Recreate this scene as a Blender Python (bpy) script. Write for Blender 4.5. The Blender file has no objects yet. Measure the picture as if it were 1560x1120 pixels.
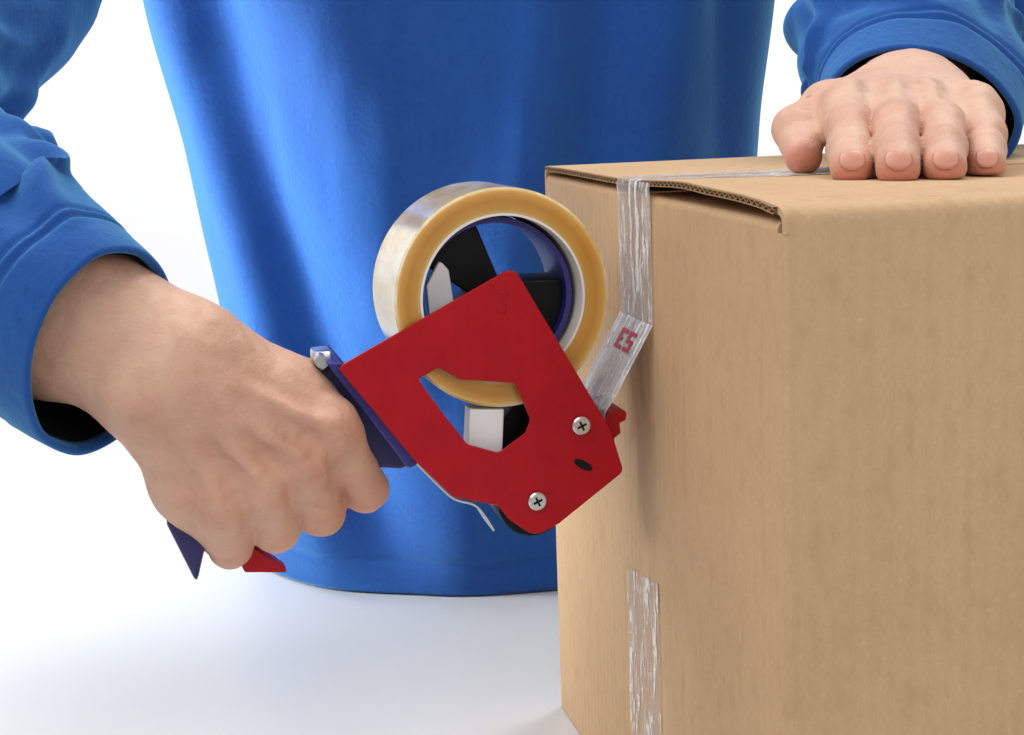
import bpy, bmesh, math, random
import numpy as np
from mathutils import Matrix, Vector
random.seed(7)
scene = bpy.context.scene
COL = scene.collection
R = math.radians

# ------------------------------------------------------------------ camera
FPX, PITCH, ROLL, HC = 2521.9, 0.170156, -0.035622, 0.38356      # focal length in px of a 1560 px wide picture
fw = np.array([0, math.cos(PITCH), -math.sin(PITCH)])
up0 = np.array([0, math.sin(PITCH), math.cos(PITCH)])
r0 = np.array([1.0, 0, 0])
rt = r0 * math.cos(ROLL) + up0 * math.sin(ROLL)
up = -r0 * math.sin(ROLL) + up0 * math.cos(ROLL)
CAM = np.array([0, 0, HC])
cd = bpy.data.cameras.new('camera')
cd.sensor_fit = 'HORIZONTAL'; cd.sensor_width = 36.0; cd.lens = 36.0 * FPX / 1560.0
cd.clip_start = 0.02; cd.clip_end = 50
cam = bpy.data.objects.new('camera', cd); COL.objects.link(cam)
m = Matrix.Identity(4)
for i in range(3):
    m[i][0], m[i][1], m[i][2], m[i][3] = rt[i], up[i], -fw[i], CAM[i]
cam.matrix_world = m
scene.camera = cam
cd.dof.use_dof = False

# ------------------------------------------------------------------ light: white photo studio
w = bpy.data.worlds.new('World'); scene.world = w; w.use_nodes = True
w.node_tree.nodes['Background'].inputs[0].default_value = (1.0, 1.0, 1.0, 1)
w.node_tree.nodes['Background'].inputs[1].default_value = 0.37

def area(name, loc, target, size, power, color=(1, 1, 1)):
    l = bpy.data.lights.new(name, 'AREA'); l.shape = 'RECTANGLE'; l.size, l.size_y = size
    l.energy = power; l.color = color
    o = bpy.data.objects.new(name, l); COL.objects.link(o); o.location = loc
    d = Vector(target) - Vector(loc)
    o.rotation_euler = d.to_track_quat('-Z', 'Y').to_euler()
    return o
area('softbox_key', (-0.60, 0.30, 1.25), (0.0, 0.80, 0.2), (1.2, 1.0), 9.2, (1.0, 0.995, 0.985))
area('softbox_side', (-1.55, 1.25, 0.55), (-0.22, 1.34, 0.34), (0.35, 0.5), 4.2, (0.97, 0.99, 1.0)).data.spread = R(38)
area('softbox_fill', (0.62, -0.28, 0.85), (0.2, 0.75, 0.2), (0.8, 0.7), 4.2, (1, 1, 1))
area('backdrop_lamp', (-1.1, 2.0, 2.6), (-0.6, 3.4, 0.0), (1.6, 0.5), 52.0)
area('backdrop_lamp', (1.1, 2.0, 2.6), (0.6, 3.4, 0.0), (1.6, 0.5), 52.0)

vs = scene.view_settings
vs.view_transform = 'Standard'; vs.look = 'None'; vs.exposure = 0.0; vs.gamma = 1.0
try: vs.use_curve_mapping = False
except Exception: pass
cy = scene.cycles
cy.use_denoising = True
cy.max_bounces = 8; cy.transparent_max_bounces = 12; cy.caustics_reflective = False; cy.caustics_refractive = False

# ------------------------------------------------------------------ frames of reference
YAW = 0.205464
S = 1.15
P = np.array([0.0877769 * S, 0.526939 * S, 0.0])          # the box corner nearest the camera, on the table
BOX_H, BOX_L = 0.291097 * S, 0.333789 * S
u = np.array([-math.sin(YAW), math.cos(YAW), 0.0])         # along the taped end face, away
v = np.array([math.cos(YAW), math.sin(YAW), 0.0])          # along the long side, to the right
Z = np.array([0, 0, 1.0])
MID = P + u * BOX_L / 2                                    # middle of the taped face
TW = 0.0276                                                # half of the tape's width
def frame(o, x, y, z):
    return Matrix(((x[0], y[0], z[0], o[0]), (x[1], y[1], z[1], o[1]), (x[2], y[2], z[2], o[2]), (0, 0, 0, 1)))
GUN = frame(MID, v, Z, -u)                                 # x to the box, y up, z towards the near side
BOXM = frame(P, v, u, Z)
def ray(px, py): return fw + rt * (px - 780) / FPX + up * (560 - py) / FPX
def world_w(px, py, wmm):                                  # point of the plane wmm in front of the tape's middle plane
    d = ray(px, py); p0 = MID - u * wmm / 1000.0
    return CAM + d * (((p0 - CAM) @ u) / (d @ u))
def world_d(px, py, dist): return CAM + ray(px, py) * dist
def g(px, py, wmm=0.0):                                    # the same in the dispenser's own frame
    q = world_w(px, py, wmm) - MID
    return (float(q @ v), float(q[2]), wmm / 1000.0)

# ------------------------------------------------------------------ helpers
def tag(o, label=None, cat=None, group=None, kind=None):
    if label: o['label'] = label
    if cat: o['category'] = cat
    if group: o['group'] = group
    if kind: o['kind'] = kind
    return o
def empty(name, mat=None):
    o = bpy.data.objects.new(name, None); COL.objects.link(o)
    o.empty_display_size = 0.02
    if mat is not None: o.matrix_world = mat
    return o
def mesh_obj(name, verts, faces, mat, parent=None, smooth=True, mw=None):
    me = bpy.data.meshes.new(name)
    me.from_pydata([tuple(map(float, q)) for q in verts], [], [tuple(map(int, f)) for f in faces]); me.update()
    return link_mesh(name, me, mat, parent, smooth, mw)
def link_mesh(name, me, mat, parent=None, smooth=True, mw=None):
    o = bpy.data.objects.new(name, me); COL.objects.link(o)
    for mm in (mat if isinstance(mat, (list, tuple)) else [mat]): me.materials.append(mm)
    if smooth: me.polygons.foreach_set('use_smooth', [True] * len(me.polygons))
    if parent is not None: o.parent = parent
    elif mw is not None: o.matrix_world = mw
    return o
def bm_obj(name, bm, mat, parent=None, smooth=False, mw=None):
    bmesh.ops.recalc_face_normals(bm, faces=bm.faces)
    me = bpy.data.meshes.new(name); bm.to_mesh(me); bm.free()
    return link_mesh(name, me, mat, parent, smooth, mw)
def sharp(o, deg=35):
    me = o.data
    me.polygons.foreach_set('use_smooth', [True] * len(me.polygons))
    try: me.set_sharp_from_angle(angle=R(deg))
    except Exception: pass
    return o
def box_bm(bm, lo, hi, bev=0.0):
    lo, hi = Vector(lo), Vector(hi)
    r = bmesh.ops.create_cube(bm, size=1.0)
    for q in r['verts']:
        q.co = Vector(((lo[i] + hi[i]) / 2 + q.co[i] * (hi[i] - lo[i])) for i in range(3))
    if bev:
        es = list({e for q in r['verts'] for e in q.link_edges})
        bmesh.ops.bevel(bm, geom=es, offset=bev, segments=2, affect='EDGES', profile=0.5)
def round_poly(pts, rad, n=6):
    # pts: list of (x, y) or (x, y, own radius)
    out = []; N = len(pts)
    for i in range(N):
        p0, p1, p2 = (np.array(pts[k % N][:2]) for k in (i - 1, i, i + 1))
        rr = pts[i][2] if len(pts[i]) > 2 else rad
        a, b = p0 - p1, p2 - p1
        la, lb = np.linalg.norm(a), np.linalg.norm(b); a /= la; b /= lb
        ang = math.acos(max(-1, min(1, float(a @ b))))
        if rr <= 0 or ang > math.pi - 0.05: out.append(p1); continue
        t = min(rr / math.tan(ang / 2), la * 0.45, lb * 0.45)
        A, B = p1 + a * t, p1 + b * t
        for k in range(n + 1):
            s = k / n
            out.append((1 - s) ** 2 * A + 2 * s * (1 - s) * p1 + s * s * B)
    return [tuple(q) for q in out]
def extrude(name, outline, holes, z0, z1, mat, parent, bev=0.0004):
    # filled 2D shape with holes, extruded from z0 to z1 in its parent's frame
    cu = bpy.data.curves.new(name, 'CURVE'); cu.dimensions = '2D'; cu.fill_mode = 'BOTH'
    for pts in [outline] + holes:
        sp = cu.splines.new('POLY'); sp.points.add(len(pts) - 1)
        for q, c in zip(sp.points, pts): q.co = (c[0], c[1], 0, 1)
        sp.use_cyclic_u = True
    cu.extrude = (z1 - z0) / 2 - bev; cu.bevel_depth = bev; cu.bevel_resolution = 1; cu.offset = -bev
    t = bpy.data.objects.new('tmp', cu); COL.objects.link(t)
    dg = bpy.context.evaluated_depsgraph_get(); dg.update()
    me = bpy.data.meshes.new_from_object(t.evaluated_get(dg)); bpy.data.objects.remove(t); bpy.data.curves.remove(cu)
    me.name = name
    me.transform(Matrix.Translation((0, 0, (z0 + z1) / 2)))
    me.materials.clear()
    o = link_mesh(name, me, mat, parent, False)
    return sharp(o, 30)
def lathe(bm, prof, c=(0, 0), seg=96, closed=True):
    # prof: (radius, z) ring about the z axis at c
    rings = []
    for k in range(seg):
        t = 2 * math.pi * k / seg
        rings.append([bm.verts.new((c[0] + r_ * math.cos(t), c[1] + r_ * math.sin(t), z_)) for r_, z_ in prof])
    n = len(prof); fs = []
    for k in range(seg):
        A, B = rings[k], rings[(k + 1) % seg]
        for i in range(n if closed else n - 1):
            fs.append((bm.faces.new((A[i], B[i], B[(i + 1) % n], A[(i + 1) % n])), i))
    return fs
def strip(name, path, z0, z1, thick, mat, parent, nz=9):
    # a band that follows a path of (x, y) between two widths
    path = np.array(path, float)
    tn = np.gradient(path, axis=0); tn /= np.linalg.norm(tn, axis=1)[:, None] + 1e-12
    nr = np.c_[-tn[:, 1], tn[:, 0]]
    V, F = [], []
    zs = np.linspace(z0, z1, nz); n = len(path)
    for side in (0, 1):
        for i in range(n):
            q = path[i] + nr[i] * thick * (0.5 if side else -0.5)
            for zz in zs: V.append((q[0], q[1], zz))
    def ix(s_, i, j): return s_ * n * nz + i * nz + j
    for i in range(n - 1):
        for j in range(nz - 1):
            F.append((ix(1, i, j), ix(1, i + 1, j), ix(1, i + 1, j + 1), ix(1, i, j + 1)))
            F.append((ix(0, i, j), ix(0, i, j + 1), ix(0, i + 1, j + 1), ix(0, i + 1, j)))
        for j in (0, nz - 1):
            F.append((ix(0, i, j), ix(0, i + 1, j), ix(1, i + 1, j), ix(1, i, j)))
    for i in (0, n - 1):
        for j in range(nz - 1):
            F.append((ix(0, i, j), ix(0, i, j + 1), ix(1, i, j + 1), ix(1, i, j)))
    bm = bmesh.new(); me = bpy.data.meshes.new(name); me.from_pydata(V, [], F); bm.from_mesh(me); bpy.data.meshes.remove(me)
    o = bm_obj(name, bm, mat, parent, False)
    return sharp(o, 40)
def smooth_path(pts, n):
    # Catmull-Rom through points of any dimension, resampled
    p = np.array(pts, float); p = np.vstack([2 * p[0] - p[1], p, 2 * p[-1] - p[-2]])
    out = []
    segs = len(p) - 3
    for t in np.linspace(0, segs - 1e-9, n):
        i = int(t); s = t - i
        a, b, c, d = p[i:i + 4]
        out.append(0.5 * (2 * b + (c - a) * s + (2 * a - 5 * b + 4 * c - d) * s * s + (3 * b - a - 3 * c + d) * s ** 3))
    return np.array(out)

def vnoise(x, y, z=0.0, seed=0):
    # smooth value noise in -1..1, vectorised
    x, y, z = np.broadcast_arrays(np.asarray(x, float), np.asarray(y, float), np.asarray(z, float))
    xi, yi, zi = np.floor(x).astype(np.int64), np.floor(y).astype(np.int64), np.floor(z).astype(np.int64)
    fx, fy, fz = x - xi, y - yi, z - zi
    sm = lambda t: t * t * t * (t * (6 * t - 15) + 10)
    fx, fy, fz = sm(fx), sm(fy), sm(fz)
    def h(a, b, c):
        k = (a * 374761393 + b * 668265263 + c * 2147483647 + seed * 974711) & 0xffffffff
        k = ((k ^ (k >> 13)) * 1274126177) & 0xffffffff
        return ((k ^ (k >> 16)) & 0xffff) / 32767.5 - 1.0
    r = 0
    for a in (0, 1):
        for b in (0, 1):
            for c in (0, 1):
                r = r + h(xi + a, yi + b, zi + c) * (fx if a else 1 - fx) * (fy if b else 1 - fy) * (fz if c else 1 - fz)
    return r

# ------------------------------------------------------------------ materials
def mat(name, color, rough=0.5, **kw):
    mt = bpy.data.materials.new(name); mt.use_nodes = True
    b = mt.node_tree.nodes['Principled BSDF']
    b.inputs['Base Color'].default_value = (*color, 1); b.inputs['Roughness'].default_value = rough
    for k, val in kw.items(): b.inputs[k.replace('_', ' ')].default_value = val
    return mt
class NT:
    def __init__(s, mt): s.t = mt.node_tree; s.b = s.t.nodes['Principled BSDF']; s.out = s.t.nodes['Material Output']
    def n(s, ty, **kw):
        nd = s.t.nodes.new(ty)
        for k, val in kw.items():
            if k in nd.inputs: nd.inputs[k].default_value = val
            else: setattr(nd, k, val)
        return nd
    def l(s, a, b): s.t.links.new(a, b)
    def coord(s, scale=(1, 1, 1), kind='Object', rot=(0, 0, 0)):
        tc = s.n('ShaderNodeTexCoord'); mp = s.n('ShaderNodeMapping'); mp.inputs['Scale'].default_value = scale; mp.inputs['Rotation'].default_value = rot
        s.l(tc.outputs[kind], mp.inputs[0]); return mp.outputs[0]
    def noise(s, vec, scale, detail=4, rough=0.55):
        nd = s.n('ShaderNodeTexNoise', Scale=scale, Detail=detail, Roughness=rough); s.l(vec, nd.inputs['Vector']); return nd.outputs['Fac']
    def ramp(s, fac, stops):
        nd = s.n('ShaderNodeValToRGB'); cr = nd.color_ramp
        while len(cr.elements) < len(stops): cr.elements.new(0.5)
        for e, (p_, c_) in zip(cr.elements, stops): e.position = p_; e.color = (*c_, 1) if len(c_) == 3 else c_
        s.l(fac, nd.inputs[0]); return nd.outputs[0]
    def mix(s, a, b, fac, mode='MIX'):
        nd = s.n('ShaderNodeMix', data_type='RGBA', blend_type=mode)
        for val, i in ((fac, 0), (a, 6), (b, 7)):
            if hasattr(val, 'is_linked'): s.l(val, nd.inputs[i])
            else: nd.inputs[i].default_value = val if i == 0 else (*val, 1)
        return nd.outputs[2]
    def mixv(s, vec, vec2, sc):
        nz = s.n('ShaderNodeTexNoise', Scale=sc, Detail=2.0); s.l(vec2, nz.inputs['Vector'])
        ad = s.n('ShaderNodeVectorMath', operation='MULTIPLY_ADD'); s.l(nz.outputs['Color'], ad.inputs[0]); ad.inputs[1].default_value = (1.6, 1.6, 1.6); s.l(vec, ad.inputs[2]); return ad.outputs[0]
    def bump(s, h, strength, dist, prev=None):
        nd = s.n('ShaderNodeBump', Strength=strength, Distance=dist); s.l(h, nd.inputs['Height'])
        if prev is not None: s.l(prev, nd.inputs['Normal'])
        return nd.outputs[0]

def m_cardboard(name, base=(0.565, 0.375, 0.212), flute=True):
    mt = mat(name, base, 0.82); t = NT(mt); t.b.inputs['Specular IOR Level'].default_value = 0.25
    c = t.coord()
    big = t.noise(c, 9, 3); fib = t.noise(t.coord((90, 90, 42)), 9, 6, 0.7); fleck = t.noise(c, 420, 4, 0.65); patch = t.noise(t.coord((1, 1, .55)), 110, 4, 0.6)
    col = t.ramp(big, [(0.25, (base[0] * .93, base[1] * .91, base[2] * .88)), (0.75, (base[0] * 1.06, base[1] * 1.06, base[2] * 1.08))])
    col = t.mix(col, (base[0] * .72, base[1] * .68, base[2] * .6), t.ramp(fib, [(0.48, (0, 0, 0)), (0.78, (.42, .42, .42))]))
    col = t.mix(col, (base[0] * 1.25, base[1] * 1.25, base[2] * 1.3), t.ramp(fleck, [(0.55, (0, 0, 0)), (0.75, (.45, .45, .45))]))
    col = t.mix(col, (base[0] * .80, base[1] * .76, base[2] * .70), t.ramp(patch, [(0.50, (0, 0, 0)), (0.72, (.5, .5, .5))]))
    t.l(col, t.b.inputs['Base Color'])
    h = t.bump(fib, 0.25, 0.0006); h = t.bump(fleck, 0.15, 0.0002, h)
    if flute:
        tc = t.n('ShaderNodeTexCoord'); sx = t.n('ShaderNodeSeparateXYZ'); t.l(tc.outputs['Object'], sx.inputs[0])
        ad = t.n('ShaderNodeMath', operation='ADD'); t.l(sx.outputs[0], ad.inputs[0]); t.l(sx.outputs[1], ad.inputs[1])
        mu = t.n('ShaderNodeMath', operation='MULTIPLY'); t.l(ad.outputs[0], mu.inputs[0]); mu.inputs[1].default_value = 2 * math.pi / 0.0078
        si = t.n('ShaderNodeMath', operation='SINE'); t.l(mu.outputs[0], si.inputs[0])
        h = t.bump(si.outputs[0], 0.20, 0.0006, h)
    und = t.noise(c, 14, 2); h = t.bump(und, 0.35, 0.006, h)
    t.l(h, t.b.inputs['Normal']); return mt
M_CARD = m_cardboard('kraft_cardboard')
M_FLUTE = m_cardboard('kraft_flute', (0.33, 0.20, 0.10), False)

def m_tape(name, streak=True, amount=0.46, tint=(0.92, 0.88, 0.83), gloss=0.22):
    mt = mat(name, tint, 0.38); t = NT(mt); mt.blend_method = 'HASHED' if hasattr(mt, 'blend_method') else None
    c = t.coord((1, 1, 1))
    st = t.noise(t.mixv(t.coord((26, 26, 210)), t.coord((1, 1, 1)), 70), 1.0, 4, 0.65) if streak else t.noise(c, 60, 3)
    bl = t.noise(c, 45, 3)
    fac = t.ramp(st, [(0.38, (amount * .22,) * 3), (0.52, (amount * .55,) * 3), (0.60, (min(1, amount * 1.9),) * 3)])  # white streaks: trapped air, and highlights painted in as diffuse white
    fac2 = t.mix(fac, (0.15, 0.15, 0.15), t.ramp(bl, [(0.56, (0, 0, 0)), (0.74, (.55, .55, .55))]))
    tr = t.n('ShaderNodeBsdfTransparent'); tr.inputs[0].default_value = (0.97, 0.95, 0.92, 1)
    t.b.inputs['Specular IOR Level'].default_value = 0.12
    gl = t.n('ShaderNodeBsdfGlossy', Roughness=0.22); ms0 = t.n('ShaderNodeMixShader'); fr = t.n('ShaderNodeFresnel', IOR=1.33)
    ms1 = t.n('ShaderNodeMixShader')
    t.l(fac2, ms0.inputs[0]); t.l(tr.outputs[0], ms0.inputs[1]); t.l(t.b.outputs[0], ms0.inputs[2])
    mf = t.n('ShaderNodeMath', operation='MULTIPLY'); mf.inputs[1].default_value = gloss; t.l(fr.outputs[0], mf.inputs[0]); t.l(mf.outputs[0], ms1.inputs[0]); t.l(ms0.outputs[0], ms1.inputs[1]); t.l(gl.outputs[0], ms1.inputs[2])
    t.l(ms1.outputs[0], t.out.inputs['Surface'])
    h = t.bump(st, 0.5, 0.0010); t.l(h, t.b.inputs['Normal']); t.l(h, gl.inputs['Normal'])
    return mt
M_TAPE = m_tape('stuck_tape')
M_TAIL = m_tape('loose_tape', True, 0.78, (0.97, 0.95, 0.95), 0.45)

def m_red():
    mt = mat('red_enamel', (0.30, 0.003, 0.009), 0.34); t = NT(mt)
    t.b.inputs['Specular IOR Level'].default_value = 0.25
    c = t.coord(); n1 = t.noise(c, 55, 4); n2 = t.noise(t.coord((400, 40, 40), rot=(0, 0, 0.6)), 1, 4)
    t.l(t.ramp(n1, [(0.3, (0.38, 0.002, 0.009)), (0.7, (0.44, 0.003, 0.012))]), t.b.inputs['Base Color'])
    t.l(t.ramp(n2, [(0.3, (.34,) * 3), (0.7, (.46,) * 3)]), t.b.inputs['Roughness'])
    sc_ = t.noise(t.mixv(t.coord((30, 900, 30), rot=(0, 0, 0.55)), t.coord(), 25), 1.0, 3); sp_ = t.noise(t.coord(), 420, 2)
    t.l(t.mix(t.ramp(n1, [(0.3, (0.37, 0.002, 0.009)), (0.7, (0.44, 0.003, 0.012))]), (0.50, 0.06, 0.06), t.ramp(sc_, [(0.70, (0, 0, 0)), (0.82, (.35,) * 3)])), t.b.inputs['Base Color'])
    h = t.bump(n1, 0.12, 0.002); h = t.bump(sp_, 0.06, 0.0004, h); t.l(h, t.b.inputs['Normal']); return mt
M_RED = m_red()
M_BLUEP = mat('blue_plastic', (0.03, 0.025, 0.20), 0.35)
M_GRIP = mat('dark_blue_grip', (0.022, 0.018, 0.115), 0.45)
M_BLACK = mat('black_plastic', (0.005, 0.005, 0.007), 0.45, Specular_IOR_Level=0.2)
M_STEEL = mat('bright_steel', (0.72, 0.71, 0.70), 0.28, Metallic=1.0)
M_PALE = mat('pale_plastic', (0.80, 0.80, 0.82), 0.4)
M_PRINT = mat('red_print', (0.50, 0.03, 0.07), 0.5)
M_CORE = mat('white_core', (0.80, 0.74, 0.68), 0.6)

def m_amber():
    mt = mat('amber_tape_edge', (0.60, 0.30, 0.045), 0.3); t = NT(mt)
    tc = t.n('ShaderNodeTexCoord'); sx = t.n('ShaderNodeSeparateXYZ'); t.l(tc.outputs['Object'], sx.inputs[0])
    cb = t.n('ShaderNodeCombineXYZ'); t.l(sx.outputs[0], cb.inputs[0]); t.l(sx.outputs[1], cb.inputs[1])
    ln = t.n('ShaderNodeVectorMath', operation='LENGTH'); t.l(cb.outputs[0], ln.inputs[0])
    wv = t.n('ShaderNodeTexNoise', noise_dimensions='1D', Scale=2200.0, Detail=4.0); t.l(ln.outputs['Value'], wv.inputs['W'])
    wb = t.n('ShaderNodeTexNoise', noise_dimensions='1D', Scale=420.0, Detail=2.0); t.l(ln.outputs['Value'], wb.inputs['W'])
    col = t.ramp(wv.outputs['Fac'], [(0.3, (0.47, 0.205, 0.018)), (0.7, (0.60, 0.30, 0.042))])
    col = t.mix(col, (0.74, 0.50, 0.17), t.ramp(t.noise(t.coord((1, 1, .3)), 34, 3), [(0.45, (0, 0, 0)), (0.75, (.7,) * 3)]))
    mr = t.n('ShaderNodeMapRange'); mr.inputs[1].default_value = 0.0388; mr.inputs[2].default_value = 0.0508; t.l(ln.outputs['Value'], mr.inputs[0])
    col = t.mix(col, t.ramp(mr.outputs[0], [(0.0, (0.78, 0.56, 0.25)), (0.16, (0.60, 0.30, 0.04)), (0.5, (0.50, 0.22, 0.02)), (0.78, (0.64, 0.36, 0.07)), (1.0, (0.84, 0.68, 0.38))]), 0.72)
    t.l(col, t.b.inputs['Base Color']); t.b.inputs['Subsurface Weight'].default_value = 0.55
    t.b.inputs['Subsurface Radius'].default_value = (0.01, 0.006, 0.002); t.b.inputs['Subsurface Scale'].default_value = 1.0
    t.b.inputs['Coat Weight'].default_value = 0.7; t.b.inputs['Coat Roughness'].default_value = 0.18
    t.l(t.bump(wv.outputs['Fac'], 0.2, 0.0003), t.b.inputs['Normal']); return mt
M_AMBER = m_amber()
def m_tread():
    mt = mat('clear_tape_tread', (0.66, 0.52, 0.30), 0.12); t = NT(mt)
    c = t.coord((6, 6, 2.0)); n1 = t.noise(c, 6, 4, 0.6); n2 = t.noise(t.coord((1, 1, 1)), 60, 2)
    t.l(t.ramp(n1, [(0.36, (0.52, 0.36, 0.12)), (0.50, (0.72, 0.57, 0.30)), (0.62, (0.86, 0.80, 0.66))]), t.b.inputs['Base Color'])  # gold to cream patches: shiny highlights painted into the base colour
    t.b.inputs['Coat Weight'].default_value = 0.45; t.b.inputs['Coat Roughness'].default_value = 0.10
    t.b.inputs['Subsurface Weight'].default_value = 0.25; t.b.inputs['Subsurface Radius'].default_value = (0.008, 0.006, 0.003); t.b.inputs['Subsurface Scale'].default_value = 1.0
    t.l(t.bump(n2, 0.12, 0.002), t.b.inputs['Normal']); return mt
M_TREAD = m_tread()

def m_cloth():
    mt = mat('blue_fleece', (0.022, 0.10, 0.44), 0.85); t = NT(mt)
    c = t.coord(); n1 = t.noise(c, 1400, 3, 0.7); n2 = t.noise(c, 220, 4, 0.6); n3 = t.noise(c, 7, 3)
    col = t.ramp(n3, [(0.3, (0.017, 0.070, 0.30)), (0.7, (0.015, 0.083, 0.335))])
    col = t.mix(col, (0.011, 0.040, 0.20), t.ramp(n2, [(0.5, (0, 0, 0)), (0.8, (.5,) * 3)]))
    t.l(col, t.b.inputs['Base Color'])
    t.b.inputs['Sheen Weight'].default_value = 0.55; t.b.inputs['Sheen Roughness'].default_value = 0.5
    t.b.inputs['Sheen Tint'].default_value = (0.26, 0.74, 1.0, 1); t.b.inputs['Specular IOR Level'].default_value = 0.15
    n5 = t.noise(c, 45, 5, 0.65); h = t.bump(n5, 0.10, 0.006); h = t.bump(n2, 0.28, 0.002, h); h = t.bump(n1, 0.35, 0.0006, h); t.l(h, t.b.inputs['Normal']); return mt
M_CLOTH = m_cloth()
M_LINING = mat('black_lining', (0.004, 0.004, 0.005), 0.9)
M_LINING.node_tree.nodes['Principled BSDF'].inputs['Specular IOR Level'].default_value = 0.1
M_TROUSER = mat('dark_trousers', (0.02, 0.02, 0.03), 0.9)

def m_skin():
    mt = mat('skin', (0.60, 0.36, 0.235), 0.5); t = NT(mt)
    c = t.coord(); n1 = t.noise(c, 26, 4); n2 = t.noise(c, 120, 4, 0.6); n3 = t.noise(c, 900, 3, 0.6)
    vo = t.n('ShaderNodeTexVoronoi', Scale=1100.0, feature='DISTANCE_TO_EDGE'); t.l(c, vo.inputs['Vector'])
    col = t.ramp(n1, [(0.28, (0.53, 0.285, 0.20)), (0.5, (0.625, 0.375, 0.268)), (0.75, (0.67, 0.44, 0.31))])
    col = t.mix(col, (0.48, 0.22, 0.15), t.ramp(n2, [(0.5, (0, 0, 0)), (0.8, (.35,) * 3)]))
    at = t.n('ShaderNodeAttribute', attribute_name='flush')
    col = t.mix(col, (0.58, 0.21, 0.15), at.outputs['Fac'])
    t.l(col, t.b.inputs['Base Color'])
    t.b.inputs['Subsurface Weight'].default_value = 0.18; t.b.inputs['Subsurface Radius'].default_value = (0.006, 0.0025, 0.0012); t.b.inputs['Subsurface Scale'].default_value = 0.8
    t.b.inputs['Specular IOR Level'].default_value = 0.32
    t.l(t.ramp(n2, [(0.3, (.42,) * 3), (0.7, (.58,) * 3)]), t.b.inputs['Roughness'])
    vo2 = t.n('ShaderNodeTexVoronoi', Scale=1.0, feature='DISTANCE_TO_EDGE'); t.l(t.mixv(t.coord((330, 330, 520), rot=(0.3, 0.5, 0.2)), c, 90), vo2.inputs['Vector'])
    h = t.bump(vo.outputs['Distance'], 0.25, 0.0004); h = t.bump(t.ramp(vo2.outputs['Distance'], [(0.0, (0, 0, 0)), (0.12, (1, 1, 1))]), 0.16, 0.0006, h); h = t.bump(n2, 0.55, 0.0014, h); h = t.bump(n3, 0.25, 0.0003, h)
    t.l(h, t.b.inputs['Normal']); return mt
M_SKIN = m_skin()
M_NAIL = mat('fingernail', (0.60, 0.285, 0.205), 0.40); M_NAIL.node_tree.nodes['Principled BSDF'].inputs['Specular IOR Level'].default_value = 0.3

def m_white(name, c, rough):
    mt = mat(name, c, rough); t = NT(mt); n = t.noise(t.coord(), 5, 3)
    t.l(t.ramp(n, [(0.3, tuple(x * .985 for x in c)), (0.7, c)]), t.b.inputs['Base Color']); return mt
M_TABLE = m_white('white_laminate', (0.78, 0.78, 0.775), 0.45)
M_BACK = m_white('white_paper', (0.90, 0.90, 0.90), 0.9)

# ------------------------------------------------------------------ setting: backdrop and table
FLOOR = -0.86
prof = [(-1.2, FLOOR), (2.6, FLOOR)] + [(2.6 + 0.8 * math.sin(t), FLOOR + 0.8 - 0.8 * math.cos(t)) for t in np.linspace(0.1, math.pi / 2, 14)] + [(3.4, 2.6)]
V = [(x, y, z) for y, z in prof for x in (-3.2, 3.2)]
F = [(2 * i, 2 * i + 1, 2 * i + 3, 2 * i + 2) for i in range(len(prof) - 1)]
tag(mesh_obj('backdrop', V, F, M_BACK), kind='structure')

table = empty('table', Matrix.Translation((0, 0, FLOOR)))
tag(table, 'plain white table with a smooth matt top under the cardboard box', 'table')
ea = math.atan2(-0.037, 0.23)
TF = Matrix.Translation((-0.211, 1.319, -FLOOR)) @ Matrix.Rotation(ea, 4, 'Z')      # x along the table's far edge
bm = bmesh.new(); box_bm(bm, (-1.0, -1.05, -0.03), (1.15, 0, 0.0), 0.004)
o = bm_obj('tabletop', bm, M_TABLE, table); o.matrix_local = TF; sharp(o)
for lx in (-0.93, 1.08):
    for ly in (-0.98, -0.07):
        bm = bmesh.new(); box_bm(bm, (lx - .025, ly - .025, FLOOR), (lx + .025, ly + .025, -0.028), 0.003)
        o = bm_obj('leg', bm, M_TABLE, table); o.matrix_local = TF; sharp(o)

# ------------------------------------------------------------------ cardboard box
BOX_W = 0.46; TH = 0.004; TFL = 0.0030; RF = 0.0035
box = empty('cardboard_box', BOXM)
tag(box, 'brown kraft cardboard box on the white table, its end being taped', 'box')
def rrect(x0, y0, x1, y1, r, n=4):
    out = []
    for cx, cy_, a0 in ((x1 - r, y1 - r, 0), (x0 + r, y1 - r, 90), (x0 + r, y0 + r, 180), (x1 - r, y0 + r, 270)):
        for k in range(n + 1):
            t = R(a0 + 90 * k / n); out.append((cx + r * math.cos(t), cy_ + r * math.sin(t)))
    return out
def ring_wall(bm, outer, inner, levels):
    def lay(poly, z): return [bm.verts.new((x, y, z)) for x, y in poly]
    O = [lay(outer(z), z) for z in levels]; I = [lay(inner(z), z) for z in levels]; n = len(O[0])
    for k in range(len(levels) - 1):
        for i in range(n):
            j = (i + 1) % n
            bm.faces.new((O[k][i], O[k][j], O[k + 1][j], O[k + 1][i])); bm.faces.new((I[k][j], I[k][i], I[k + 1][i], I[k + 1][j]))
    for k in (0, -1):
        for i in range(n):
            j = (i + 1) % n; bm.faces.new((O[k][i], O[k][j], I[k][j], I[k][i]))
WALL_TOP = BOX_H - 0.0095
def dense(poly, n=14):
    out = []
    for i in range(len(poly)):
        a, b = np.array(poly[i]), np.array(poly[(i + 1) % len(poly)])
        k = n if np.linalg.norm(b - a) > 0.05 else 1
        for s in range(k): out.append(tuple(a + (b - a) * s / k))
    return out
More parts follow.
